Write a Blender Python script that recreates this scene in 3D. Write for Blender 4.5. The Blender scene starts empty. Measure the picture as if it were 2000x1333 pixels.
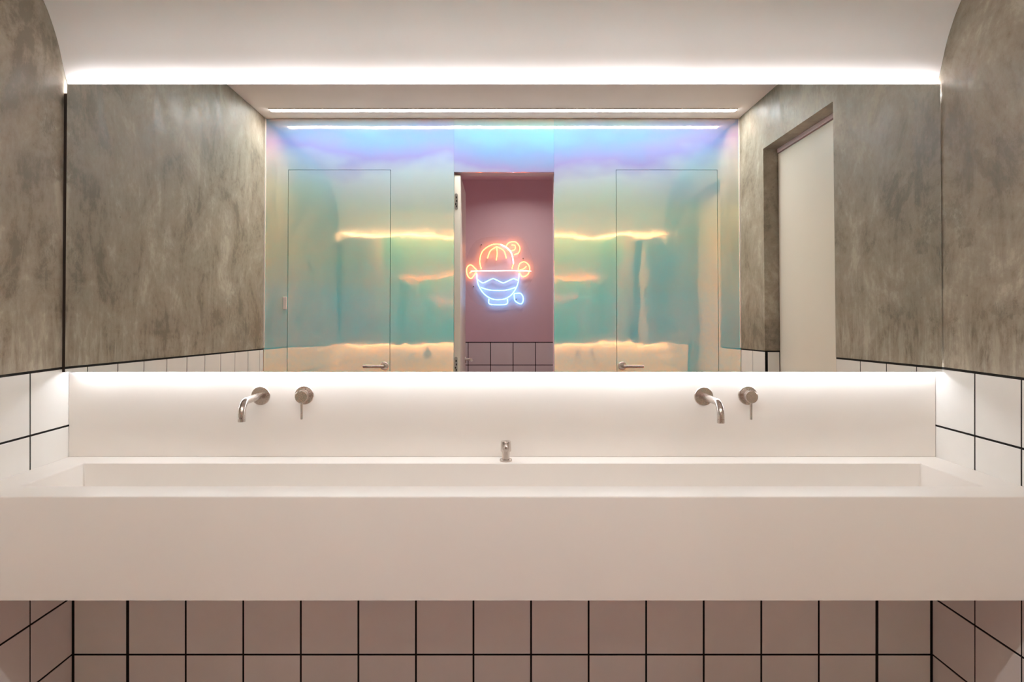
import bpy, bmesh, math, random
from mathutils import Vector, Matrix

random.seed(7)
S = bpy.context.scene
COL = S.collection

# ------------------------------------------------------------------ camera, world, exposure
EYE = 1.4                      # camera height above floor
FPX = 1375.0                   # focal length in pixels of the 2000 px wide frame
cam_d = bpy.data.cameras.new('camera')
cam = bpy.data.objects.new('camera', cam_d)
COL.objects.link(cam)
cam.location = (0, -2.447, EYE)
cam.rotation_euler = (math.radians(90), 0, 0)
cam_d.sensor_width = 36.0
cam_d.lens = FPX / 2000 * 36.0
cam_d.shift_x = 19.0 / 2000
cam_d.shift_y = -61.5 / 2000
cam_d.clip_start = 0.02
S.camera = cam

W = bpy.data.worlds.new('world')
S.world = W
W.use_nodes = True
W.node_tree.nodes['Background'].inputs[0].default_value = (0.0, 0.0, 0.0, 1)

S.view_settings.view_transform = 'Standard'
S.view_settings.look = 'None'
S.view_settings.exposure = 0.1
S.view_settings.gamma = 1.0
S.view_settings.use_curve_mapping = False
cy = S.cycles
cy.max_bounces = 14
cy.diffuse_bounces = 6
cy.glossy_bounces = 10
cy.transparent_max_bounces = 8
cy.sample_clamp_indirect = 12.0
cy.caustics_reflective = True
cy.blur_glossy = 0.15

LED_TOP = 62.0
LED_BOTTOM = 33.0
LED_CEILING = 70.0
NEON = 9.0

fill_d = bpy.data.lights.new('cubicle_fill', 'AREA')      # added unseen fill light that brightens the pink room
fill_d.shape = 'DISK'
fill_d.size = 0.16
fill_d.energy = 4.5
fill_d.color = (1.0, 0.93, 0.90)
fill_d.spread = math.radians(150)
fill_light = bpy.data.objects.new('cubicle_fill', fill_d)
COL.objects.link(fill_light)
fill_light.location = (0.15, -3.35, 2.64)

HW = 1.494          # half width of the room
DEEP = 2.085        # front wall to film wall
CEIL = 2.655
PINK_Y = -3.945

# ------------------------------------------------------------------ node helpers
def new_mat(name):
    m = bpy.data.materials.new(name)
    m.use_nodes = True
    nt = m.node_tree
    for n in list(nt.nodes):
        nt.nodes.remove(n)
    out = nt.nodes.new('ShaderNodeOutputMaterial')
    return m, nt, out

def N(nt, t, **kw):
    n = nt.nodes.new(t)
    for k, v in kw.items():
        if k == 'ins':
            for a, b in v.items():
                if hasattr(b, 'is_output') or isinstance(b, bpy.types.NodeSocket):
                    nt.links.new(b, n.inputs[a])
                else:
                    n.inputs[a].default_value = b
        else:
            setattr(n, k, v)
    return n

def ramp(nt, fac, stops, interp='LINEAR'):
    n = nt.nodes.new('ShaderNodeValToRGB')
    n.color_ramp.interpolation = interp
    e = n.color_ramp.elements
    while len(e) > 1:
        e.remove(e[-1])
    e[0].position, e[0].color = stops[0][0], (*stops[0][1], 1)
    for p, c in stops[1:]:
        x = e.new(p)
        x.color = (*c, 1)
    nt.links.new(fac, n.inputs[0])
    return n.outputs[0]

def math_n(nt, op, a, b=None, c=None, clamp=False):
    n = nt.nodes.new('ShaderNodeMath')
    n.operation = op
    n.use_clamp = clamp
    for i, v in enumerate((a, b, c)):
        if v is None:
            continue
        if isinstance(v, (int, float)):
            n.inputs[i].default_value = v
        else:
            nt.links.new(v, n.inputs[i])
    return n.outputs[0]

def noise(nt, vec, scale, detail=4, rough=0.5, dist=0.0):
    n = nt.nodes.new('ShaderNodeTexNoise')
    nt.links.new(vec, n.inputs['Vector'])
    n.inputs['Scale'].default_value = scale
    n.inputs['Detail'].default_value = detail
    n.inputs['Roughness'].default_value = rough
    n.inputs['Distortion'].default_value = dist
    return n.outputs['Fac']

def scaled(nt, vec, s):
    n = nt.nodes.new('ShaderNodeVectorMath')
    n.operation = 'MULTIPLY'
    nt.links.new(vec, n.inputs[0])
    n.inputs[1].default_value = s
    return n.outputs[0]

def maprange(nt, v, a, b, c=0.0, d=1.0, smooth=True):
    n = nt.nodes.new('ShaderNodeMapRange')
    n.interpolation_type = 'SMOOTHSTEP' if smooth else 'LINEAR'
    nt.links.new(v, n.inputs[0])
    for i, x in enumerate((a, b, c, d)):
        n.inputs[i + 1].default_value = x
    return n.outputs[0]

def mixc(nt, fac, a, b, mode='MIX'):
    n = nt.nodes.new('ShaderNodeMix')
    n.data_type = 'RGBA'
    n.blend_type = mode
    for sock, v in ((n.inputs[0], fac), (n.inputs[6], a), (n.inputs[7], b)):
        if isinstance(v, (int, float)):
            sock.default_value = v
        elif isinstance(v, tuple):
            sock.default_value = (*v, 1)
        else:
            nt.links.new(v, sock)
    return n.outputs[2]

def simple(name, col, rough=0.5, metal=0.0, spec=0.5, var=0.0, var_scale=8.0, bump=0.0, bump_scale=60.0, rand=0.0):
    """painted / moulded surface with a little procedural tone variation and relief"""
    m, nt, out = new_mat(name)
    p = N(nt, 'ShaderNodeBsdfPrincipled')
    p.inputs['Roughness'].default_value = rough
    p.inputs['Metallic'].default_value = metal
    p.inputs['Specular IOR Level'].default_value = spec
    geo = N(nt, 'ShaderNodeNewGeometry')
    pos = geo.outputs['Position']
    c = None
    if var or rand:
        v = None
        if var:
            v = maprange(nt, noise(nt, pos, var_scale, 3), 0.3, 0.7, 1 - var, 1 + var, False)
        if rand:
            oi = N(nt, 'ShaderNodeObjectInfo')
            r = maprange(nt, oi.outputs['Random'], 0, 1, 1 - rand, 1 + rand, False)
            v = r if v is None else math_n(nt, 'MULTIPLY', v, r)
        vm = N(nt, 'ShaderNodeVectorMath', operation='SCALE')
        vm.inputs[0].default_value = col
        nt.links.new(v, vm.inputs['Scale'])
        nt.links.new(vm.outputs[0], p.inputs['Base Color'])
    else:
        p.inputs['Base Color'].default_value = (*col, 1)
    if bump:
        b = N(nt, 'ShaderNodeBump')
        b.inputs['Strength'].default_value = bump
        b.inputs['Distance'].default_value = 0.002
        nt.links.new(noise(nt, pos, bump_scale, 4), b.inputs['Height'])
        nt.links.new(b.outputs[0], p.inputs['Normal'])
    nt.links.new(p.outputs[0], out.inputs[0])
    return m

def emitter(name, col, strength, spots=0.0):
    m, nt, out = new_mat(name)
    e = N(nt, 'ShaderNodeEmission')
    e.inputs[0].default_value = (*col, 1)
    e.inputs[1].default_value = strength
    if spots:                                   # the strips are a little uneven along their length
        geo = N(nt, 'ShaderNodeNewGeometry')
        v = noise(nt, scaled(nt, geo.outputs['Position'], (1, 0, 0)), 3.4, 3, 0.6)
        nt.links.new(maprange(nt, v, 0.3, 0.7, strength * (1 - spots), strength * (1 + spots), False), e.inputs[1])
    nt.links.new(e.outputs[0], out.inputs[0])
    return m

# ------------------------------------------------------------------ materials
def concrete(name, stains, pale):
    """trowelled grey-brown micro-cement with clouds, drag marks and individual stains.
    stains: (y, z, radius along y, radius along z, tilt, strength)"""
    m, nt, out = new_mat(name)
    geo = N(nt, 'ShaderNodeNewGeometry')
    pos = geo.outputs['Position']
    big = noise(nt, pos, 2.3, 7, 0.66, 0.9)
    mid = noise(nt, scaled(nt, pos, (1, 1.0, 0.6)), 7.0, 7, 0.68, 0.8)
    streak = noise(nt, scaled(nt, pos, (1, 5.0, 0.9)), 5.5, 7, 0.7, 0.6)
    fine = noise(nt, pos, 42.0, 6, 0.7)
    sep = N(nt, 'ShaderNodeSeparateXYZ')
    nt.links.new(pos, sep.inputs[0])
    low = maprange(nt, sep.outputs[2], 1.22, 1.72, 1.0, 0.15)       # drag marks gather near the tile edge
    v = math_n(nt, 'MULTIPLY_ADD', big, 0.55, math_n(nt, 'MULTIPLY', mid, 0.45))
    s2 = math_n(nt, 'MULTIPLY', math_n(nt, 'SUBTRACT', streak, 0.5), math_n(nt, 'MULTIPLY', low, 0.26))
    v = math_n(nt, 'ADD', v, s2)
    v = math_n(nt, 'MULTIPLY_ADD', math_n(nt, 'SUBTRACT', fine, 0.5), 0.16, v)
    c = ramp(nt, v, [(0.40, (0.185, 0.152, 0.112)), (0.465, (0.29, 0.246, 0.190)), (0.53, (0.345, 0.300, 0.237)), (0.60, (0.46, 0.412, 0.335))])
    # stains: rough-edged darker patches
    warp = N(nt, 'ShaderNodeTexNoise')
    nt.links.new(pos, warp.inputs['Vector'])
    warp.inputs['Scale'].default_value = 9.0
    warp.inputs['Detail'].default_value = 5.0
    warp.inputs['Roughness'].default_value = 0.65
    wv = N(nt, 'ShaderNodeVectorMath', operation='MULTIPLY_ADD')
    nt.links.new(warp.outputs['Color'], wv.inputs[0])
    wv.inputs[1].default_value = (0.0, 0.13, 0.15)
    nt.links.new(pos, wv.inputs[2])
    wo = N(nt, 'ShaderNodeVectorMath', operation='SUBTRACT')
    nt.links.new(wv.outputs[0], wo.inputs[0])
    wo.inputs[1].default_value = (0, 0.065, 0.075)
    wp = wo.outputs[0]
    total = None
    def blob(y, z, ry, rz, tilt, k):
        nonlocal total
        ca, sa = math.cos(tilt), math.sin(tilt)
        d = N(nt, 'ShaderNodeVectorMath', operation='SUBTRACT')
        nt.links.new(wp, d.inputs[0])
        d.inputs[1].default_value = (0, y, z)
        a = N(nt, 'ShaderNodeVectorMath', operation='DOT_PRODUCT')
        nt.links.new(d.outputs[0], a.inputs[0]); a.inputs[1].default_value = (0, ca / ry, sa / ry)
        b = N(nt, 'ShaderNodeVectorMath', operation='DOT_PRODUCT')
        nt.links.new(d.outputs[0], b.inputs[0]); b.inputs[1].default_value = (0, -sa / rz, ca / rz)
        r = math_n(nt, 'ADD', math_n(nt, 'POWER', math_n(nt, 'ABSOLUTE', a.outputs['Value']), 2.0),
                   math_n(nt, 'POWER', math_n(nt, 'ABSOLUTE', b.outputs['Value']), 2.0))
        q = maprange(nt, r, 0.0, 1.5, k, 0.0)
        total = q if total is None else math_n(nt, 'MAXIMUM', total, q)
    for s in stains:
        blob(*s)
    grit = noise(nt, scaled(nt, pos, (1, 1.3, 0.75)), 46.0, 8, 0.78)
    st = maprange(nt, math_n(nt, 'MULTIPLY_ADD', math_n(nt, 'SUBTRACT', grit, 0.5), 1.9, total), 0.30, 0.66, 0.0, 0.58)
    st = math_n(nt, 'MULTIPLY', st, maprange(nt, fine, 0.40, 0.60, 0.45, 1.0))
    c = mixc(nt, st, c, (0.125, 0.110, 0.083))
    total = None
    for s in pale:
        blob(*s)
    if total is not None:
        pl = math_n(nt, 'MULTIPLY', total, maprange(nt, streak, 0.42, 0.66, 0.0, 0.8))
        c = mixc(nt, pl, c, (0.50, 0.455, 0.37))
    # small pits
    vor = N(nt, 'ShaderNodeTexVoronoi')
    nt.links.new(pos, vor.inputs['Vector'])
    vor.inputs['Scale'].default_value = 9.0
    pit = maprange(nt, vor.outputs['Distance'], 0.015, 0.045, 0.55, 0.0)
    c = mixc(nt, pit, c, (0.11, 0.09, 0.07))
    p = N(nt, 'ShaderNodeBsdfPrincipled')
    nt.links.new(c, p.inputs['Base Color'])
    nt.links.new(maprange(nt, mid, 0.3, 0.7, 0.42, 0.62), p.inputs['Roughness'])
    p.inputs['Specular IOR Level'].default_value = 0.35
    bmp = N(nt, 'ShaderNodeBump')
    bmp.inputs['Strength'].default_value = 0.35
    bmp.inputs['Distance'].default_value = 0.003
    h = math_n(nt, 'MULTIPLY_ADD', fine, 0.4, math_n(nt, 'ADD', mid, math_n(nt, 'MULTIPLY', streak, 0.5)))
    nt.links.new(h, bmp.inputs['Height'])
    nt.links.new(bmp.outputs[0], p.inputs['Normal'])
    nt.links.new(p.outputs[0], out.inputs[0])
    return m

M = {}
M['concrete_left'] = concrete('trowelled concrete left', [
    (-0.15, 2.06, 0.06, 0.13, 0.4, 0.55), (-0.09, 1.87, 0.10, 0.06, 0.2, 0.6), (-0.93, 2.08, 0.05, 0.16, 0.1, 0.5),
    (-1.02, 1.86, 0.05, 0.17, -0.15, 0.5), (-0.80, 1.74, 0.20, 0.04, 0.1, 0.35), (-1.25, 1.72, 0.16, 0.05, 0.0, 0.4),
    (-1.62, 1.45, 0.20, 0.22, 0.0, 0.45), (-1.72, 1.30, 0.22, 0.10, 0.0, 0.55), (-0.14, 1.58, 0.07, 0.16, 0.0, 0.5),
    (-1.55, 2.24, 0.06, 0.12, 0.0, 0.5), (-0.85, 1.55, 0.06, 0.14, -0.2, 0.3)],
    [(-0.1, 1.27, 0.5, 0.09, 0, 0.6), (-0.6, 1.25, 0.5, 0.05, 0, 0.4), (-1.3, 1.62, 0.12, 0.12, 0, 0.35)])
M['concrete_right'] = concrete('trowelled concrete right', [
    (-0.19, 1.86, 0.035, 0.11, 0.0, 0.7), (-0.30, 1.82, 0.035, 0.14, -0.75, 0.75), (-0.26, 1.70, 0.06, 0.05, 0.0, 0.4),
    (-0.10, 1.72, 0.10, 0.06, 0.2, 0.65), (-0.18, 1.63, 0.06, 0.06, 0.0, 0.6), (-0.09, 1.56, 0.04, 0.10, 0.0, 0.45),
    (-0.52, 1.68, 0.10, 0.03, 0.3, 0.5), (-0.36, 1.40, 0.16, 0.025, -0.08, 0.55), (-0.11, 1.36, 0.035, 0.08, 0.0, 0.5),
    (-0.20, 1.345, 0.03, 0.06, 0.0, 0.4), (-0.62, 1.52, 0.04, 0.09, 0, 0.45), (-0.72, 2.2, 0.07, 0.15, 0, 0.35),
    (-0.78, 1.85, 0.04, 0.4, 0, 0.35), (-1.45, 2.48, 0.28, 0.08, -0.25, 0.6), (-1.90, 1.32, 0.1, 0.12, 0, 0.5)],
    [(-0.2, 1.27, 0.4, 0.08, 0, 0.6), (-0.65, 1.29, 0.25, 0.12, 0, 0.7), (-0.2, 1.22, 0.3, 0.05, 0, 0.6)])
M['tile'] = simple('white satin tile', (0.80, 0.785, 0.755), 0.22, spec=0.4, var=0.02, rand=0.025)
M['grout'] = simple('black grout', (0.012, 0.010, 0.009), 0.8, spec=0.2, var=0.3)
M['solid'] = simple('white solid surface', (0.79, 0.745, 0.70), 0.34, spec=0.4, var=0.012, var_scale=3)
M['ceiling'] = simple('matt ceiling paint', (0.86, 0.785, 0.75), 0.7, spec=0.2, var=0.03, var_scale=2.5, bump=0.05, bump_scale=30)
M['white_door'] = simple('cream lacquer', (0.78, 0.72, 0.62), 0.42, spec=0.4, var=0.02, var_scale=2)
M['pink'] = simple('dusty pink paint', (0.75, 0.575, 0.61), 0.6, spec=0.25, var=0.03, var_scale=3, bump=0.06)
M['floor'] = simple('pink grey terrazzo', (0.44, 0.27, 0.265), 0.4, spec=0.4, var=0.15, var_scale=40)
M['dark'] = simple('dark core board', (0.03, 0.026, 0.022), 0.8, spec=0.2)
M['edge'] = simple('dark bronze profile', (0.035, 0.022, 0.016), 0.4, metal=0.3)
M['white_trim'] = simple('white corner bead', (0.78, 0.74, 0.68), 0.4)
M['back_alu'] = simple('mirror backing board', (0.7, 0.68, 0.65), 0.5)

def steel(name, col, rough):
    m, nt, out = new_mat(name)
    p = N(nt, 'ShaderNodeBsdfPrincipled')
    tc = N(nt, 'ShaderNodeTexCoord')
    br = noise(nt, scaled(nt, tc.outputs['Object'], (40, 40, 900)), 6.0, 3)
    p.inputs['Base Color'].default_value = (*col, 1)
    p.inputs['Metallic'].default_value = 1.0
    nt.links.new(maprange(nt, br, 0.3, 0.7, rough - 0.05, rough + 0.08), p.inputs['Roughness'])
    b = N(nt, 'ShaderNodeBump')
    b.inputs['Strength'].default_value = 0.08
    b.inputs['Distance'].default_value = 0.0005
    nt.links.new(br, b.inputs['Height'])
    nt.links.new(b.outputs[0], p.inputs['Normal'])
    nt.links.new(p.outputs[0], out.inputs[0])
    return m
M['steel'] = steel('brushed stainless steel', (0.56, 0.50, 0.455), 0.24)
M['hinge'] = steel('satin hinge metal', (0.40, 0.38, 0.35), 0.35)

def mirror_glass():
    m, nt, out = new_mat('mirror glass')
    g = N(nt, 'ShaderNodeBsdfGlossy')
    g.inputs['Color'].default_value = (0.86, 0.87, 0.855, 1)
    g.inputs['Roughness'].default_value = 0.0
    nt.links.new(g.outputs[0], out.inputs[0])
    return m
M['mirror'] = mirror_glass()

def film(name, off):
    """dichroic foil: a coloured see-through layer over white board plus a warm mirror-like
    reflection; both hues shift with the angle at which the foil is looked at"""
    m, nt, out = new_mat(name)
    geo = N(nt, 'ShaderNodeNewGeometry')
    pos = geo.outputs['Position']
    sep = N(nt, 'ShaderNodeSeparateXYZ')
    nt.links.new(geo.outputs['Incoming'], sep.inputs[0])
    wob = math_n(nt, 'MULTIPLY', math_n(nt, 'SUBTRACT', noise(nt, scaled(nt, pos, (0.7, 1, 1.3)), 2.3, 3), 0.5), 0.10)
    t = math_n(nt, 'ADD', math_n(nt, 'SUBTRACT', wob, math_n(nt, 'ABSOLUTE', sep.outputs[2])), off)
    f = maprange(nt, t, -0.34, 0.0, 0, 1, False)
    body = ramp(nt, f, [
        (0.00, (0.20, 0.24, 0.26)), (0.13, (0.04, 0.25, 0.28)), (0.23, (0.05, 0.175, 0.34)), (0.31, (0.09, 0.145, 0.33)),
        (0.40, (0.15, 0.30, 0.37)), (0.54, (0.15, 0.36, 0.34)), (0.70, (0.09, 0.46, 0.45)), (0.88, (0.04, 0.53, 0.64)),
        (1.0, (0.04, 0.53, 0.66))])
    spec = ramp(nt, f, [
        (0.00, (0.65, 0.55, 0.36)), (0.13, (0.72, 0.52, 0.36)), (0.24, (0.64, 0.38, 0.30)), (0.31, (0.72, 0.42, 0.34)),
        (0.40, (0.78, 0.48, 0.28)), (0.54, (0.84, 0.50, 0.23)), (0.68, (0.91, 0.38, 0.11)), (1.0, (0.94, 0.36, 0.11))])
    d = N(nt, 'ShaderNodeBsdfDiffuse')
    nt.links.new(body, d.inputs[0])
    g = N(nt, 'ShaderNodeBsdfGlossy')
    nt.links.new(spec, g.inputs[0])
    g.inputs['Roughness'].default_value = 0.05
    b = N(nt, 'ShaderNodeBump')
    b.inputs['Strength'].default_value = 0.5
    b.inputs['Distance'].default_value = 0.0025
    h = math_n(nt, 'MULTIPLY_ADD', noise(nt, pos, 150.0, 2), 0.003, math_n(nt, 'MULTIPLY', noise(nt, pos, 6.0, 2, 0.4), 1.0))
    nt.links.new(h, b.inputs['Height'])
    nt.links.new(b.outputs[0], g.inputs['Normal'])
    ad = N(nt, 'ShaderNodeAddShader')          # the two weights together stay below one
    nt.links.new(d.outputs[0], ad.inputs[0])
    nt.links.new(g.outputs[0], ad.inputs[1])
    nt.links.new(ad.outputs[0], out.inputs[0])
    return m
M['film_a'] = film('dichroic foil left', 0.0)
M['film_b'] = film('dichroic foil centre', -0.010)
M['film_c'] = film('dichroic foil right', 0.004)

def acrylic():
    m, nt, out = new_mat('clear acrylic')
    t = N(nt, 'ShaderNodeBsdfTransparent')
    t.inputs[0].default_value = (0.99, 0.99, 0.99, 1)
    g = N(nt, 'ShaderNodeBsdfGlossy')
    g.inputs['Roughness'].default_value = 0.05
    mx = N(nt, 'ShaderNodeMixShader')
    mx.inputs[0].default_value = 0.02
    nt.links.new(t.outputs[0], mx.inputs[1])
    nt.links.new(g.outputs[0], mx.inputs[2])
    nt.links.new(mx.outputs[0], out.inputs[0])
    return m
M['acrylic'] = acrylic()
M['led_top'] = emitter('led strip top', (0.97, 1.0, 1.06), LED_TOP, 0.35)
M['led_bottom'] = emitter('led strip bottom', (0.97, 1.0, 1.06), LED_BOTTOM, 0.35)
M['led_ceiling'] = emitter('ceiling led diffuser', (0.985, 0.99, 1.0), LED_CEILING)
M['neon_orange'] = emitter('orange neon', (1.0, 0.30, 0.07), NEON)
M['neon_blue'] = emitter('blue neon', (0.13, 0.50, 1.0), NEON)
M['neon_pink'] = emitter('pale pink neon', (1.0, 0.62, 0.55), NEON * 0.8)

# ------------------------------------------------------------------ mesh helpers
def empty(name, loc=(0, 0, 0), label=None, cat=None, group=None, rot=(0, 0, 0)):
    o = bpy.data.objects.new(name, None)
    COL.objects.link(o)
    o.location = loc
    o.rotation_euler = rot
    o.empty_display_size = 0.05
    if label: o['label'] = label
    if cat: o['category'] = cat
    if group: o['group'] = group
    return o

def link(name, mesh, mat=None, parent=None, loc=(0, 0, 0), kind=None, label=None, smooth=None):
    if mat is not None and not mesh.materials:
        mesh.materials.append(mat)
    o = bpy.data.objects.new(name, mesh)
    COL.objects.link(o)
    o.location = loc
    if parent: o.parent = parent
    if kind: o['kind'] = kind
    if label: o['label'] = label
    return o

def bm_mesh(name, bm, smooth=False, angle=35):
    bmesh.ops.recalc_face_normals(bm, faces=bm.faces[:])
    me = bpy.data.meshes.new(name)
    bm.to_mesh(me)
    bm.free()
    if smooth:
        me.polygons.foreach_set('use_smooth', [True] * len(me.polygons))
        me.set_sharp_from_angle(angle=math.radians(angle))
    return me

def add_box(bm, x0, x1, y0, y1, z0, z1, bevel=0.0, seg=1):
    b2 = bmesh.new()
    vs = [b2.verts.new((x, y, z)) for x in (x0, x1) for y in (y0, y1) for z in (z0, z1)]
    for f in ((0, 1, 3, 2), (4, 6, 7, 5), (0, 4, 5, 1), (2, 3, 7, 6), (0, 2, 6, 4), (1, 5, 7, 3)):
        b2.faces.new([vs[i] for i in f])
    bmesh.ops.recalc_face_normals(b2, faces=b2.faces[:])
    if bevel:
        bmesh.ops.bevel(b2, geom=b2.edges[:], offset=bevel, segments=seg, affect='EDGES', profile=0.5)
    t = bpy.data.meshes.new('t')
    b2.to_mesh(t); b2.free()
    bm.from_mesh(t)
    bpy.data.meshes.remove(t)

def boxes(name, lst, mat, parent=None, kind=None, bevel=0.0, seg=1, label=None):
    bm = bmesh.new()
    for b in lst:
        add_box(bm, *b, bevel=bevel, seg=seg)
    return link(name, bm_mesh(name, bm, smooth=bevel > 0 and seg > 1), mat, parent, kind=kind, label=label)

def prism(name, pts, a0, a1, axis, mat, parent=None, kind=None, bevel=0.0, smooth=False, angle=30):
    """polygon pts (2-D) extruded along axis from a0 to a1. axis 'x': pts=(y,z); 'y': pts=(x,z)"""
    bm = bmesh.new()
    def P(p, a):
        return (a, p[0], p[1]) if axis == 'x' else (p[0], a, p[1])
    A = [bm.verts.new(P(p, a0)) for p in pts]
    B = [bm.verts.new(P(p, a1)) for p in pts]
    bm.faces.new(A)
    bm.faces.new(B[::-1])
    n = len(pts)
    for i in range(n):
        bm.faces.new((A[i], B[i], B[(i + 1) % n], A[(i + 1) % n]))
    if bevel:
        bmesh.ops.recalc_face_normals(bm, faces=bm.faces[:])
        bmesh.ops.bevel(bm, geom=bm.edges[:], offset=bevel, segments=1, affect='EDGES')
    return link(name, bm_mesh(name, bm, smooth, angle), mat, parent, kind=kind)

def add_lathe(bm, prof, origin, axis, seg=40):
    """prof: list of (radius, along-axis)"""
    axis = Vector(axis).normalized()
    q = Vector((0, 0, 1)).rotation_difference(axis)
    rings = []
    for r, h in prof:
        if r < 1e-6:
            rings.append([bm.verts.new(Vector(origin) + q @ Vector((0, 0, h)))])
        else:
            rings.append([bm.verts.new(Vector(origin) + q @ Vector((r * math.cos(2 * math.pi * k / seg), r * math.sin(2 * math.pi * k / seg), h))) for k in range(seg)])
    for a, b in zip(rings, rings[1:]):
        if len(a) == 1 and len(b) == 1:
            continue
        for k in range(seg):
            k2 = (k + 1) % seg
            if len(a) == 1:
                bm.faces.new((a[0], b[k], b[k2]))
            elif len(b) == 1:
                bm.faces.new((a[k], b[0], a[k2]))
            else:
                bm.faces.new((a[k], b[k], b[k2], a[k2]))

def add_tube(bm, pts, r, seg=12, caps=True, closed=False):
    pts = [Vector(p) for p in pts]
    n = len(pts)
    rad = r if isinstance(r, (list, tuple)) else [r] * n
    rings = []
    up = None
    for i, p in enumerate(pts):
        if closed:
            t = (pts[(i + 1) % n] - pts[i - 1]).normalized()
        else:
            t = (pts[min(i + 1, n - 1)] - pts[max(i - 1, 0)]).normalized()
        if up is None:
            up = Vector((0, 0, 1)) if abs(t.z) < 0.9 else Vector((1, 0, 0))
        s = t.cross(up)
        if s.length < 1e-5:
            s = t.orthogonal()
        s.normalize()
        up = s.cross(t).normalized()
        rings.append([bm.verts.new(p + rad[i] * (math.cos(2 * math.pi * k / seg) * s + math.sin(2 * math.pi * k / seg) * up)) for k in range(seg)])
    m = n if closed else n - 1
    for i in range(m):
        a, b = rings[i], rings[(i + 1) % n]
        for k in range(seg):
            k2 = (k + 1) % seg
            bm.faces.new((a[k], a[k2], b[k2], b[k]))
    if caps and not closed:
        bm.faces.new(rings[0][::-1])
        bm.faces.new(rings[-1])

def catmull(pts, sub=8, closed=False):
    out = []
    n = len(pts)
    P = [Vector(p) for p in pts]
    m = n if closed else n - 1
    for i in range(m):
        p0 = P[(i - 1) % n] if closed or i > 0 else P[0] * 2 - P[1]
        p1, p2 = P[i], P[(i + 1) % n]
        p3 = P[(i + 2) % n] if closed or i + 2 < n else P[-1] * 2 - P[-2]
        for k in range(sub):
            t = k / sub
            out.append(0.5 * ((2 * p1) + (p2 - p0) * t + (2 * p0 - 5 * p1 + 4 * p2 - p3) * t * t + (3 * p1 - p0 - 3 * p2 + p3) * t ** 3))
    if not closed:
        out.append(P[-1].copy())
    return out

# ------------------------------------------------------------------ tiles (shared mesh per size)
TILE_T = 0.0016
JOINT = 0.0065
_tile_cache = {}
def tile_mesh(w, h):
    """tile w x h lying in local XZ, front towards -Y, back at y=0"""
    key = (round(w, 4), round(h, 4))
    if key not in _tile_cache:
        bm = bmesh.new()
        c = 0.0009
        a, b = w / 2, h / 2
        back = [bm.verts.new((sx * a, 0, sz * b)) for sx, sz in ((-1, -1), (1, -1), (1, 1), (-1, 1))]
        midv = [bm.verts.new((sx * a, -TILE_T + c, sz * b)) for sx, sz in ((-1, -1), (1, -1), (1, 1), (-1, 1))]
        frnt = [bm.verts.new((sx * (a - c), -TILE_T, sz * (b - c))) for sx, sz in ((-1, -1), (1, -1), (1, 1), (-1, 1))]
        bm.faces.new(frnt)
        for i in range(4):
            j = (i + 1) % 4
            bm.faces.new((midv[i], midv[j], frnt[j], frnt[i]))
            bm.faces.new((back[i], back[j], midv[j], midv[i]))
        bm.faces.new(back[::-1])
        me = bm_mesh('tile', bm)
        me.materials.append(M['tile'])
        _tile_cache[key] = me
    return _tile_cache[key]

def tile(parent, centre, w, h, rotz):
    o = bpy.data.objects.new('tile', tile_mesh(w - JOINT, h - JOINT))
    COL.objects.link(o)
    o.location = centre
    o.rotation_euler = (0, 0, rotz + random.uniform(-0.0015, 0.0015))
    o.parent = parent
    return o

def runs(a, b, first, pitch=0.2):
    """cut the span a..b at first, first+pitch ... (a<b)"""
    cuts = [a]
    x = first
    while x < b - 0.02:
        if x > a + 0.01:
            cuts.append(x)
        x += pitch
    cuts.append(b)
    return list(zip(cuts, cuts[1:]))

# ------------------------------------------------------------------ setting: floor, ceiling, walls
TT = 1.2           # top of tiling
REC = 0.012        # how far the wall behind the tiles is set back
BACK_T = 0.12      # thickness of the film wall
boxes('floor', [(-1.7, 1.7, PINK_Y - 0.15, 0.15, -0.12, 0.0)], M['floor'], kind='structure')

prof = [(0.0, 2.125), (0.015, 2.150), (0.028, 2.173), (0.040, 2.194), (0.050, 2.217), (0.062, 2.248), (0.080, 2.293), (0.105, 2.338), (0.14, 2.387),
        (0.19, 2.437), (0.27, 2.497), (0.38, 2.556), (0.52, 2.606), (0.68, 2.636), (0.85, 2.650), (1.0, CEIL)]
cv = catmull([(p[0], p[1], 0) for p in prof], 5)
pts = [(-v.x, v.y) for v in cv] + [(-DEEP - BACK_T, CEIL), (-DEEP - BACK_T, 2.82), (0.0, 2.82)]
prism('ceiling', pts, -HW + 0.0015, HW - 0.0015, 'x', M['ceiling'], kind='structure', smooth=True, angle=25)
boxes('ceiling', [(-0.6, 0.9, PINK_Y, -DEEP - BACK_T, CEIL, 2.82)], M['pink'], kind='structure')

# front wall (behind the mirror and below the basin)
wf = boxes('wall_front', [(-1.7, 1.7, 0.0035, 0.15, 0.0, 2.82)], M['dark'], kind='structure')
boxes('grout_bed', [(-HW, HW, 0.0, 0.0035, 0.0, 0.64)], M['grout'], wf)
xs = runs(-HW, HW, -1.3)
for r in range(3):
    for a, b in xs:
        w = b - a - (0.008 if a == -HW or b == HW else 0)
        tile(wf, ((a + b) / 2, 0.0, r * 0.2 + 0.1), w, 0.2, 0)

def side_wall(name, sx, spans, head, mat):
    """spans: list of (y_far, y_near) piers from floor to ceiling; head: (y_far, y_near, z) lintel or None"""
    L = []
    x_out = sx * (HW + 0.15)
    for y0, y1 in spans:
        L.append((sx * HW, x_out, y0, y1, TT + 0.005, 2.82))
        L.append((sx * (HW + REC), x_out, y0, y1, 0.0, TT + 0.005))
    if head:
        L.append((sx * HW, x_out, head[0], head[1], head[2], 2.82))
    L = [(min(a, b), max(a, b), c, d, e, f) for a, b, c, d, e, f in L]
    return boxes(name, L, mat, kind='structure')

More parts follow.
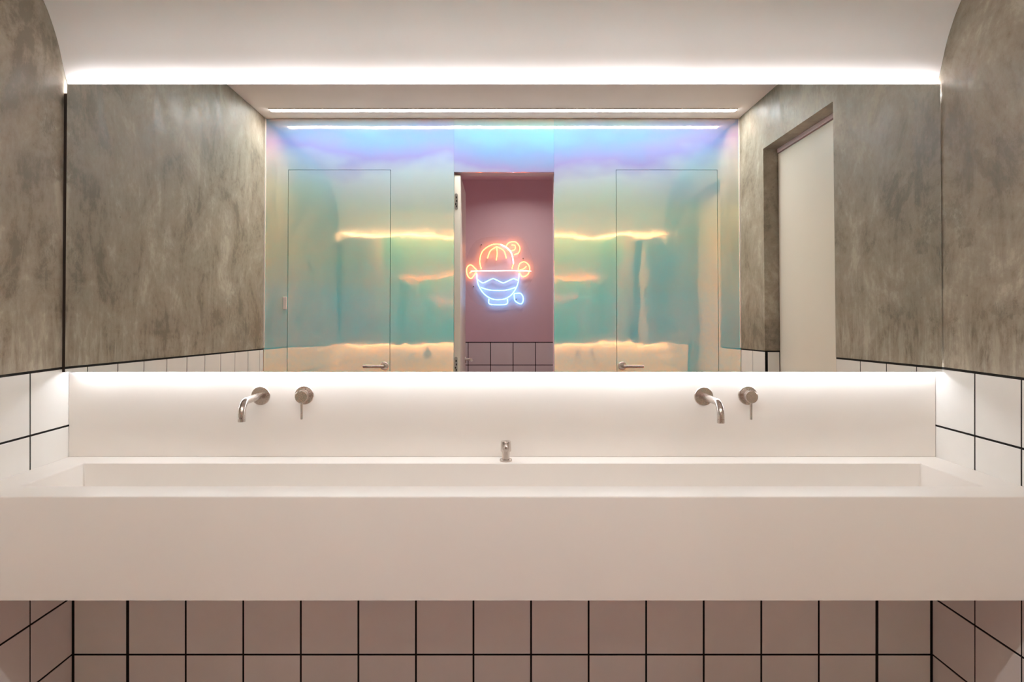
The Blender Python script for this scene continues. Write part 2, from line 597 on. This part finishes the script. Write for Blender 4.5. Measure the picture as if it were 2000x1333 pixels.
OP0, OP1, OPH = -1.684, -0.833, 2.36
wl = side_wall('wall_left', -1, [(-DEEP - BACK_T, 0.0)], None, M['concrete_left'])
wr = side_wall('wall_right', 1, [(-DEEP - BACK_T, OP0), (OP1, 0.0)], (OP0, OP1, OPH), M['concrete_right'])
def grout_side(w, sx, y0, y1):
    a, b = sx * (HW + TILE_T), sx * (HW + REC)
    boxes('grout_bed', [(min(a, b), max(a, b), y0, y1, 0.0, TT + 0.005)], M['grout'], w)
grout_side(wl, -1, -DEEP, 0.0)
grout_side(wr, 1, OP1, 0.0)
grout_side(wr, 1, -DEEP, OP0)
for r in range(6):
    zc = r * 0.2 + 0.1
    for a, b in runs(0.0, DEEP, 0.218):
        tile(wl, (-HW - TILE_T, -(a + b) / 2, zc), b - a, 0.2, math.radians(90))
    for a, b in runs(0.0, -OP1, 0.22):
        tile(wr, (HW + TILE_T, -(a + b) / 2, zc), b - a, 0.2, math.radians(-90))
    for a, b in runs(-OP0, DEEP, 1.884):
        tile(wr, (HW + TILE_T, -(a + b) / 2, zc), b - a, 0.2, math.radians(-90))
# tiles turning into the door reveal (far jamb); they stand in front of the pier's end
boxes('grout_bed', [(HW + REC, HW + 0.083, OP0, OP0 + 0.004, 0.0, TT + 0.005)], M['grout'], wr)
for r in range(6):
    tile(wr, (HW + 0.047, OP0 + 0.004, r * 0.2 + 0.1), 0.072, 0.2, math.radians(180))

# ------------------------------------------------------------------ white sliding door in the side opening
d4 = boxes('door_4', [(HW + 0.083, HW + 0.121, OP0 + 0.004, OP1, 0.006, OPH - 0.030)], M['white_door'], kind='structure', bevel=0.002, seg=1)
boxes('door_rail', [(HW + 0.080, HW + 0.125, OP0 + 0.001, OP1 - 0.001, OPH - 0.024, OPH - 0.001)], M['pink'], d4, label='thin pinkish head rail above the door')
boxes('wall_side', [(HW + 0.151, HW + 0.20, OP0 - 0.2, OP1 + 0.2, 0.0, 2.6)], M['dark'], kind='structure')

# ------------------------------------------------------------------ film wall with hidden doors
DX0, DX1, DZ = -0.304, 0.326, 2.315          # doorway
wb = boxes('wall_back', [(-HW, DX0, -DEEP - BACK_T, -DEEP - 0.020, 0.0, CEIL),
                         (DX1, HW, -DEEP - BACK_T, -DEEP - 0.020, 0.0, CEIL),
                         (DX0, DX1, -DEEP - BACK_T, -DEEP - 0.020, DZ, CEIL)], M['pink'], kind='structure')
LD = (-1.344, -0.704, 2.327)
RD = (0.718, 1.352, 2.327)
G = 0.003
def panel_with_door(xa, xb, d, mat):
    pts = [(xa, 0.004), (xa, CEIL - 0.004), (xb, CEIL - 0.004), (xb, 0.004), (d[1] + G, 0.004), (d[1] + G, d[2] + G), (d[0] - G, d[2] + G), (d[0] - G, 0.004)]
    return prism('film_panel', pts, -DEEP, -DEEP - 0.0199, 'y', mat, wb)
panel_with_door(-HW + 0.001, DX0, LD, M['film_a'])
panel_with_door(DX1, HW - 0.001, RD, M['film_c'])
boxes('film_panel', [(DX0 + 0.0006, DX1 - 0.0006, -DEEP - 0.0199, -DEEP + 0.0005, DZ, CEIL - 0.004)], M['film_b'], wb)
boxes('gap_lining', [(LD[0] - G, LD[1] + G, -DEEP - 0.0199, -DEEP - 0.0185, 0.004, LD[2] + G),
                     (RD[0] - G, RD[1] + G, -DEEP - 0.0199, -DEEP - 0.0185, 0.004, RD[2] + G)], M['dark'], wb)

def lever(parent, x, z, direction, yf):
    """lever handle fixed at x,z on a face at y=yf looking towards +y; direction +1/-1 along x"""
    bm = bmesh.new()
    add_lathe(bm, [(0, 0.0), (0.026, 0.0), (0.026, 0.006), (0.024, 0.008), (0, 0.008)], (x, yf, z), (0, 1, 0), 32)
    ro = link('rosette', bm_mesh('rosette', bm, True), M['steel'], parent)
    bm = bmesh.new()
    P = catmull([(x, yf + 0.006, z), (x, yf + 0.034, z), (x + direction * 0.006, yf + 0.046, z), (x + direction * 0.02, yf + 0.050, z), (x + direction * 0.125, yf + 0.050, z)], 6)
    add_tube(bm, P, 0.0095, 16)
    return link('lever_handle', bm_mesh('lever_handle', bm, True), M['steel'], parent)

d1 = boxes('door_1', [(LD[0], LD[1], -DEEP - 0.018, -DEEP, 0.006, LD[2])], M['film_a'], kind='structure')
lever(d1, LD[1] - 0.032, 1.095, -1, -DEEP)
d2 = boxes('door_2', [(RD[0], RD[1], -DEEP - 0.018, -DEEP, 0.006, RD[2])], M['film_c'], kind='structure')
lever(d2, RD[0] + 0.032, 1.095, 1, -DEEP)

boxes('cream_plate', [(-1.3725, -1.3495, -DEEP + 0.0002, -DEEP + 0.005, 1.450, 1.528)], M['white_trim'], wb, bevel=0.0015, label='narrow cream plate beside the left hidden door')  # thin cream plate on the foil next to the door gap

# white corner beads where the foil meets the concrete
boxes('trim_1', [(-HW, -HW + 0.006, -DEEP, -DEEP + 0.006, TT + 0.01, CEIL)], M['white_trim'], kind='structure')
boxes('trim_2', [(HW - 0.006, HW, -DEEP, -DEEP + 0.006, TT + 0.01, CEIL)], M['white_trim'], kind='structure')

# open door leaf standing square in the doorway
d3 = boxes('door_3', [(DX0 + 0.001, DX0 + 0.041, -DEEP - 0.012 - 0.62, -DEEP - 0.012, 0.008, DZ - 0.014)], M['white_door'], kind='structure', bevel=0.0015)
for zc in (2.13, 1.10):
    bm = bmesh.new()
    hh, wq = 0.052, 0.0095
    out2 = []
    for k in range(24):
        a = 2 * math.pi * k / 24
        out2.append((DX0 + 0.014 + wq * math.cos(a), zc + (hh - wq if math.sin(a) >= 0 else -(hh - wq)) + wq * math.sin(a)))
    hb = prism('hinge_plate', out2, -DEEP - 0.0118, -DEEP - 0.0098, 'y', M['hinge'], d3)
    hb['label'] = 'rounded metal plate of a concealed hinge'
    bm = bmesh.new()
    for dz, dx in ((0.026, 0.001), (0.004, 0.003), (-0.016, -0.003), (-0.030, 0.002)):
        add_box(bm, DX0 + 0.014 + dx - 0.004, DX0 + 0.014 + dx + 0.004, -DEEP - 0.0097, -DEEP - 0.0092, zc + dz - 0.006, zc + dz + 0.006)
    link('hinge_recess', bm_mesh('hinge_recess', bm), M['dark'], hb)
bm = bmesh.new()
hx, hy, hz = DX0 + 0.041, -DEEP - 0.59, 1.11
add_lathe(bm, [(0, 0), (0.026, 0), (0.026, 0.007), (0, 0.008)], (hx, hy, hz), (1, 0, 0), 28)
add_tube(bm, catmull([(hx + 0.006, hy, hz), (hx + 0.04, hy, hz), (hx + 0.05, hy + 0.01, hz), (hx + 0.05, hy + 0.12, hz)], 6), 0.009, 14)
link('lever_handle', bm_mesh('lever_handle', bm, True), M['steel'], d3)

# ------------------------------------------------------------------ pink room behind the doorway
PX0, PX1 = -0.55, 0.85
pw = boxes('wall_rear', [(PX0 - 0.15, PX1 + 0.15, PINK_Y - 0.15, PINK_Y - REC, 0.0, TT + 0.005),
                         (PX0 - 0.15, PX1 + 0.15, PINK_Y - 0.15, PINK_Y, TT + 0.005, 2.82)], M['pink'], kind='structure')
boxes('grout_bed', [(PX0, PX1, PINK_Y - REC, PINK_Y - TILE_T, 0.0, TT + 0.005)], M['grout'], pw)
for r in range(6):
    for a, b in runs(PX0, PX1, -0.304):
        tile(pw, ((a + b) / 2, PINK_Y - TILE_T, r * 0.2 + 0.1), b - a, 0.2, math.radians(180))
boxes('wall_rear_left', [(PX0 - 0.15, PX0, PINK_Y, -DEEP - BACK_T, 0.0, 2.82)], M['pink'], kind='structure')
boxes('wall_rear_right', [(PX1, PX1 + 0.15, PINK_Y, -DEEP - BACK_T, 0.0, 2.82)], M['pink'], kind='structure')

# ------------------------------------------------------------------ ceiling strip light
cl = empty('ceiling_strip_light', (0.005, -1.905, CEIL), 'long white linear LED strip set in the ceiling in front of the iridescent wall', 'ceiling light')
bm = bmesh.new()
for k in range(12):
    x0 = -1.408 + k * 2.816 / 12
    add_box(bm, x0, x0 + 2.816 / 12, -0.023, 0.023, -0.006, -0.0035)
bmesh.ops.remove_doubles(bm, verts=bm.verts[:], dist=1e-5)
link('diffuser', bm_mesh('diffuser', bm), M['led_ceiling'], cl, label='glowing white diffuser')
boxes('housing', [(-1.412, 1.412, -0.027, -0.0235, -0.006, -0.0005), (-1.412, 1.412, 0.0235, 0.027, -0.006, -0.0005),
                  (-1.412, 1.412, -0.0235, 0.0235, -0.003, -0.0005)], M['white_trim'], cl)

# ------------------------------------------------------------------ trough basin with splashback
tb = empty('trough_basin', (0, -0.27, 0.61), 'long white solid-surface trough basin with a deep front apron, built wall to wall', 'basin')
def basin():
    X, Z1, Z0 = HW - 0.0008, 0.892 - 0.61, 0.0
    Y0, Y1 = -0.537 + 0.27, -0.0005 + 0.27
    a0, a1 = -0.422 + 0.27, -0.117 + 0.27
    ix = 1.386
    bm = bmesh.new()
    def ring(x, y0, y1, z):
        return [bm.verts.new(p) for p in ((-x, y0, z), (x, y0, z), (x, y1, z), (-x, y1, z))]
    ob = ring(X, Y0, Y1, Z0)
    ot = ring(X, Y0, Y1, Z1)
    it = ring(ix, a0, a1, Z1)
    ib = ring(ix - 0.018, a0 + 0.02, a1 - 0.012, Z1 - 0.16)
    bm.faces.new(ob[::-1])
    bm.faces.new(ib)
    for i in range(4):
        j = (i + 1) % 4
        bm.faces.new((ob[i], ob[j], ot[j], ot[i]))
        bm.faces.new((ot[i], ot[j], it[j], it[i]))
        bm.faces.new((it[i], it[j], ib[j], ib[i]))
    bmesh.ops.recalc_face_normals(bm, faces=bm.faces[:])
    inner = [e for e in bm.edges if all(v in it + ib for v in e.verts)]
    outer = [e for e in bm.edges if all(v in ot for v in e.verts)]
    bmesh.ops.bevel(bm, geom=inner, offset=0.004, segments=3, affect='EDGES', profile=0.5)
    outer = [e for e in bm.edges if e.is_valid and all(abs(v.co.z - Z1) < 1e-5 for v in e.verts) and all(abs(v.co.y - Y0) < 1e-4 for v in e.verts)]
    bmesh.ops.bevel(bm, geom=outer, offset=0.004, segments=3, affect='EDGES', profile=0.5)
    return bm_mesh('basin_body', bm, True, 40)
link('basin_body', basin(), M['solid'], tb)
sb = boxes('splashback', [(-HW + 0.001, HW - 0.001, -0.022, -0.0005, 0.8922, 1.183)], M['solid'], bevel=0.002, seg=2)
sb['label'] = 'plain white splashback panel standing behind the basin under the mirror'
sb['category'] = 'splashback'
for dx in (-0.83, 0.70):
    bm = bmesh.new()
    add_lathe(bm, [(0, 0.002), (0.018, 0.003), (0.032, 0.002), (0.034, 0.0)], (dx, 0.01, 0.2825 - 0.1595), (0, 0, 1), 32)
    link('drain', bm_mesh('drain', bm, True), M['steel'], tb, label='round steel drain')

# ------------------------------------------------------------------ backlit mirror
MH0, MH1 = 1.1885, 2.1675
mr = empty('wall_mirror', (0.005, -0.0575, MH0), 'wide frameless wall mirror lit from behind along its top and bottom edges', 'mirror')
TILT = 0.0120
mr.rotation_euler = (-TILT, 0, 0)
mh = MH1 - MH0
boxes('mirror_glass', [(-1.486, 1.486, -0.006, 0.0, 0.0, mh)], M['mirror'], mr, bevel=0.0006)
boxes('backing_frame', [(-1.470, 1.410, 0.0005, 0.016, 0.022, mh - 0.034)], M['back_alu'], mr)
boxes('strip_channel', [(-1.470, 1.410, 0.0165, 0.034, 0.012, 0.05)], M['back_alu'], mr)
def strip(x0, x1, y0, y1, z0, z1, mat, lab):
    bm = bmesh.new()
    n = 14
    for k in range(n):
        a = x0 + (x1 - x0) * k / n
        add_box(bm, a, a + (x1 - x0) / n, y0, y1, z0, z1)
    bmesh.ops.remove_doubles(bm, verts=bm.verts[:], dist=1e-5)
    return link('light_strip', bm_mesh('light_strip', bm), mat, mr, label=lab)
strip(-1.472, 1.484, 0.002, 0.014, mh - 0.0335, mh - 0.0295, M['led_top'], 'glowing LED strip behind the top edge')
strip(-1.472, 1.484, 0.022, 0.030, 0.0075, 0.0115, M['led_bottom'], 'glowing LED strip behind the bottom edge')
boxes('edge_profile', [(-1.4985, -1.4875, -0.001, 0.012, -0.001, mh - 0.03)], M['edge'], mr, label='dark bronze side profile')

# ------------------------------------------------------------------ taps
SPL = -0.022    # face of the splashback
def spout(x, z, reach, label):
    t = empty('basin_spout', (x, SPL, z), label, 'tap', 'wall-mounted spouts')
    bm = bmesh.new()
    add_lathe(bm, [(0, 0.0), (0.0325, 0.0), (0.0325, 0.004), (0.031, 0.0058), (0.012, 0.006), (0.012, 0.0)], (0, 0, 0), (0, -1, 0), 48)
    link('rosette', bm_mesh('rosette', bm, True), M['steel'], t)
    r = 0.0115
    R = 0.042
    P = [(0, 0.0, 0), (0, -0.02, 0), (0, -(reach - r - R) * 0.6, 0), (0, -(reach - r - R), 0)]
    for k in range(1, 13):
        a = math.pi / 2 * k / 12
        P.append((0, -(reach - r - R) - R * math.sin(a), -R + R * math.cos(a)))
    P.append((0, -(reach - r), -R - 0.006))
    bm = bmesh.new()
    add_tube(bm, P, r, 24)
    link('spout_pipe', bm_mesh('spout_pipe', bm, True), M['steel'], t)
    bm = bmesh.new()
    add_lathe(bm, [(0.0, 0.0), (0.0108, 0.0), (0.0118, 0.001), (0.0118, 0.0125), (0.0108, 0.0135), (0.0085, 0.0135), (0.0075, 0.010), (0, 0.010)], (0, -(reach - r), -R - 0.0065), (0, 0, -1), 28)
    link('aerator', bm_mesh('aerator', bm, True), M['steel'], t)
    return t
spout(-0.831, 1.1035, 0.192, 'left wall-mounted steel basin spout, curved downwards')
spout(0.693, 1.1015, 0.205, 'right wall-mounted steel basin spout, curved downwards')

def mixer(x, z, label):
    t = empty('mixer_tap', (x, SPL, z), label, 'mixer tap', 'single-lever wall mixers')
    bm = bmesh.new()
    add_lathe(bm, [(0, 0.0), (0.0328, 0.0), (0.0328, 0.004), (0.0312, 0.0058), (0, 0.006)], (0, 0, 0), (0, -1, 0), 48)
    link('rosette', bm_mesh('rosette', bm, True), M['steel'], t)
    bm = bmesh.new()
    add_lathe(bm, [(0, 0.0062), (0.0205, 0.0062), (0.0205, 0.021), (0.0192, 0.022), (0.0192, 0.025), (0, 0.025)], (0, 0, 0), (0, -1, 0), 40)
    link('valve_body', bm_mesh('valve_body', bm, True), M['steel'], t)
    bm = bmesh.new()
    add_lathe(bm, [(0, 0.0252), (0.0198, 0.0252), (0.0210, 0.0262), (0.0210, 0.0445), (0.0200, 0.0455), (0, 0.0455)], (0, 0, -0.001), (0, -1, 0), 40)
    kn = link('knob', bm_mesh('knob', bm, True), M['steel'], t)
    bm = bmesh.new()
    add_lathe(bm, [(0.0, 0.0), (0.0045, 0.0), (0.0042, 0.05), (0.0042, 0.057), (0.0034, 0.058), (0, 0.058)], (0, -0.036, -0.0205), (0, 0, -1), 20)
    link('lever', bm_mesh('lever', bm, True), M['steel'], t)
    return t
mixer(-0.681, 1.1055, 'left round steel mixer valve with thin pin lever pointing down')
mixer(0.8445, 1.1045, 'right round steel mixer valve with thin pin lever pointing down')

# soap dispenser pump on the back ledge
sd = empty('soap_dispenser', (0.012, -0.088, 0.892), 'small steel soap pump standing at the middle of the basin back ledge', 'soap dispenser')
bm = bmesh.new()
add_lathe(bm, [(0, 0.0002), (0.0202, 0.0002), (0.0207, 0.001), (0.0207, 0.0055), (0.0195, 0.0072), (0.0, 0.0072)], (0, 0, 0), (0, 0, 1), 40)
link('base_flange', bm_mesh('base_flange', bm, True), M['steel'], sd)
bm = bmesh.new()
add_lathe(bm, [(0, 0.0074), (0.0128, 0.0074), (0.0128, 0.033), (0, 0.033)], (0, 0, 0), (0, 0, 1), 32)
link('stem', bm_mesh('stem', bm, True), M['steel'], sd)
bm = bmesh.new()
add_lathe(bm, [(0, 0.0332), (0.0172, 0.0332), (0.0176, 0.0345), (0.0166, 0.0655), (0.0155, 0.067), (0.011, 0.0668), (0, 0.0662)], (0, 0, 0), (0, 0, 1), 36)
link('pump_head', bm_mesh('pump_head', bm, True), M['steel'], sd)
bm = bmesh.new()
add_lathe(bm, [(0.0062, -0.002), (0.0062, 0.026), (0.0052, 0.0275), (0.0036, 0.0275), (0.0034, 0.016), (0, 0.016)], (0, -0.014, 0.056), (0, -1, -0.18), 24)
link('nozzle', bm_mesh('nozzle', bm, True), M['steel'], sd)

# ------------------------------------------------------------------ neon sign on the pink wall
NX, NZ = -0.032, 1.816
ns = empty('neon_sign', (NX, PINK_Y, NZ), 'glowing orange and blue neon line sign on the pink wall behind the open doorway', 'neon sign')
SC = 1 / 220.0
def P3(px, py, y=0.030):
    return ((px - 974) * SC, y, -(py - 534) * SC)
def neon(pts, mat, lab, closed=False, r=0.0042, y=0.030, sub=7):
    bm = bmesh.new()
    add_tube(bm, catmull([P3(a, b, y) for a, b in pts], sub, closed), r, 8, closed=closed)
    return link('neon_tube', bm_mesh('neon_tube', bm, True), mat, ns, label=lab)
O, B, K = M['neon_orange'], M['neon_blue'], M['neon_pink']
LO, LB = 'orange glowing tube', 'blue glowing tube'
neon([(940, 526), (937, 510), (942, 492), (955, 481), (970, 477), (986, 481), (998, 494), (1003, 511), (1000, 526)], O, LO)      # steamed bun
neon([(970, 482), (958, 490), (952, 505)], O, LO)                                                                               # its pleats
neon([(970, 482), (971, 496), (969, 509)], O, LO)
neon([(970, 482), (984, 490), (989, 505)], O, LO)
neon([(978, 478), (992, 486), (1000, 498), (1003, 516)], B, LB, y=0.040)                                                         # cool highlight
neon([(1004, 498), (1013, 494), (1015, 483), (1007, 473), (995, 474), (989, 482), (995, 490), (1005, 488), (1006, 480), (999, 479)], O, LO)   # steam curl
neon([(932, 529), (920, 518), (912, 524), (913, 538), (921, 544), (932, 529)], O, LO)                                             # leaf
neon([(929, 530), (922, 531), (917, 534)], O, LO, sub=3)
neon([(1012, 529), (1015, 516), (1025, 512), (1034, 521), (1032, 535), (1021, 541), (1012, 529)], O, LO)                          # second leaf
neon([(1015, 528), (1022, 526), (1028, 521)], O, LO, sub=3)
neon([(920, 530.5), (960, 530), (1000, 529.5), (1037, 530.5)], K, 'pale pink straight glowing tube', r=0.0034, y=0.052)           # chopstick
neon([(931, 535), (934, 556), (945, 574), (960, 584), (973, 586), (987, 584), (1001, 574), (1011, 556), (1014, 535)], B, LB)      # bowl
neon([(933, 547), (943, 553), (953, 549), (963, 545), (973, 549), (983, 553), (993, 549), (1003, 545), (1012, 548)], B, LB)
neon([(939, 562), (956, 567), (973, 568), (990, 567), (1007, 562)], B, LB)
neon([(955, 584), (956, 594), (973, 596), (990, 594), (991, 584)], B, LB)                                                         # foot ring
neon([(1004, 574), (1017, 574), (1022, 584), (1018, 594), (1006, 588), (1004, 574)], B, LB)
ol = catmull([(930, 470, 0), (985, 462, 0), (1022, 466, 0), (1042, 515, 0), (1040, 545, 0), (1022, 575, 0), (1012, 602, 0), (960, 603, 0), (920, 585, 0), (906, 545, 0), (906, 520, 0)], 5, True)
ac = prism('backing_panel', [((v.x - 974) * SC, -(v.y - 534) * SC) for v in ol], 0.018, 0.022, 'y', M['acrylic'], ns)
ac['label'] = 'clear acrylic backing panel'
for a, b in ((925, 560), (1022, 505), (940, 478), (1008, 585)):
    bm = bmesh.new()
    add_lathe(bm, [(0, 0.0), (0.006, 0.0), (0.006, 0.0178), (0, 0.0178)], P3(a, b, 0.0), (0, 1, 0), 14)
    link('spacer', bm_mesh('spacer', bm, True), M['steel'], ns)
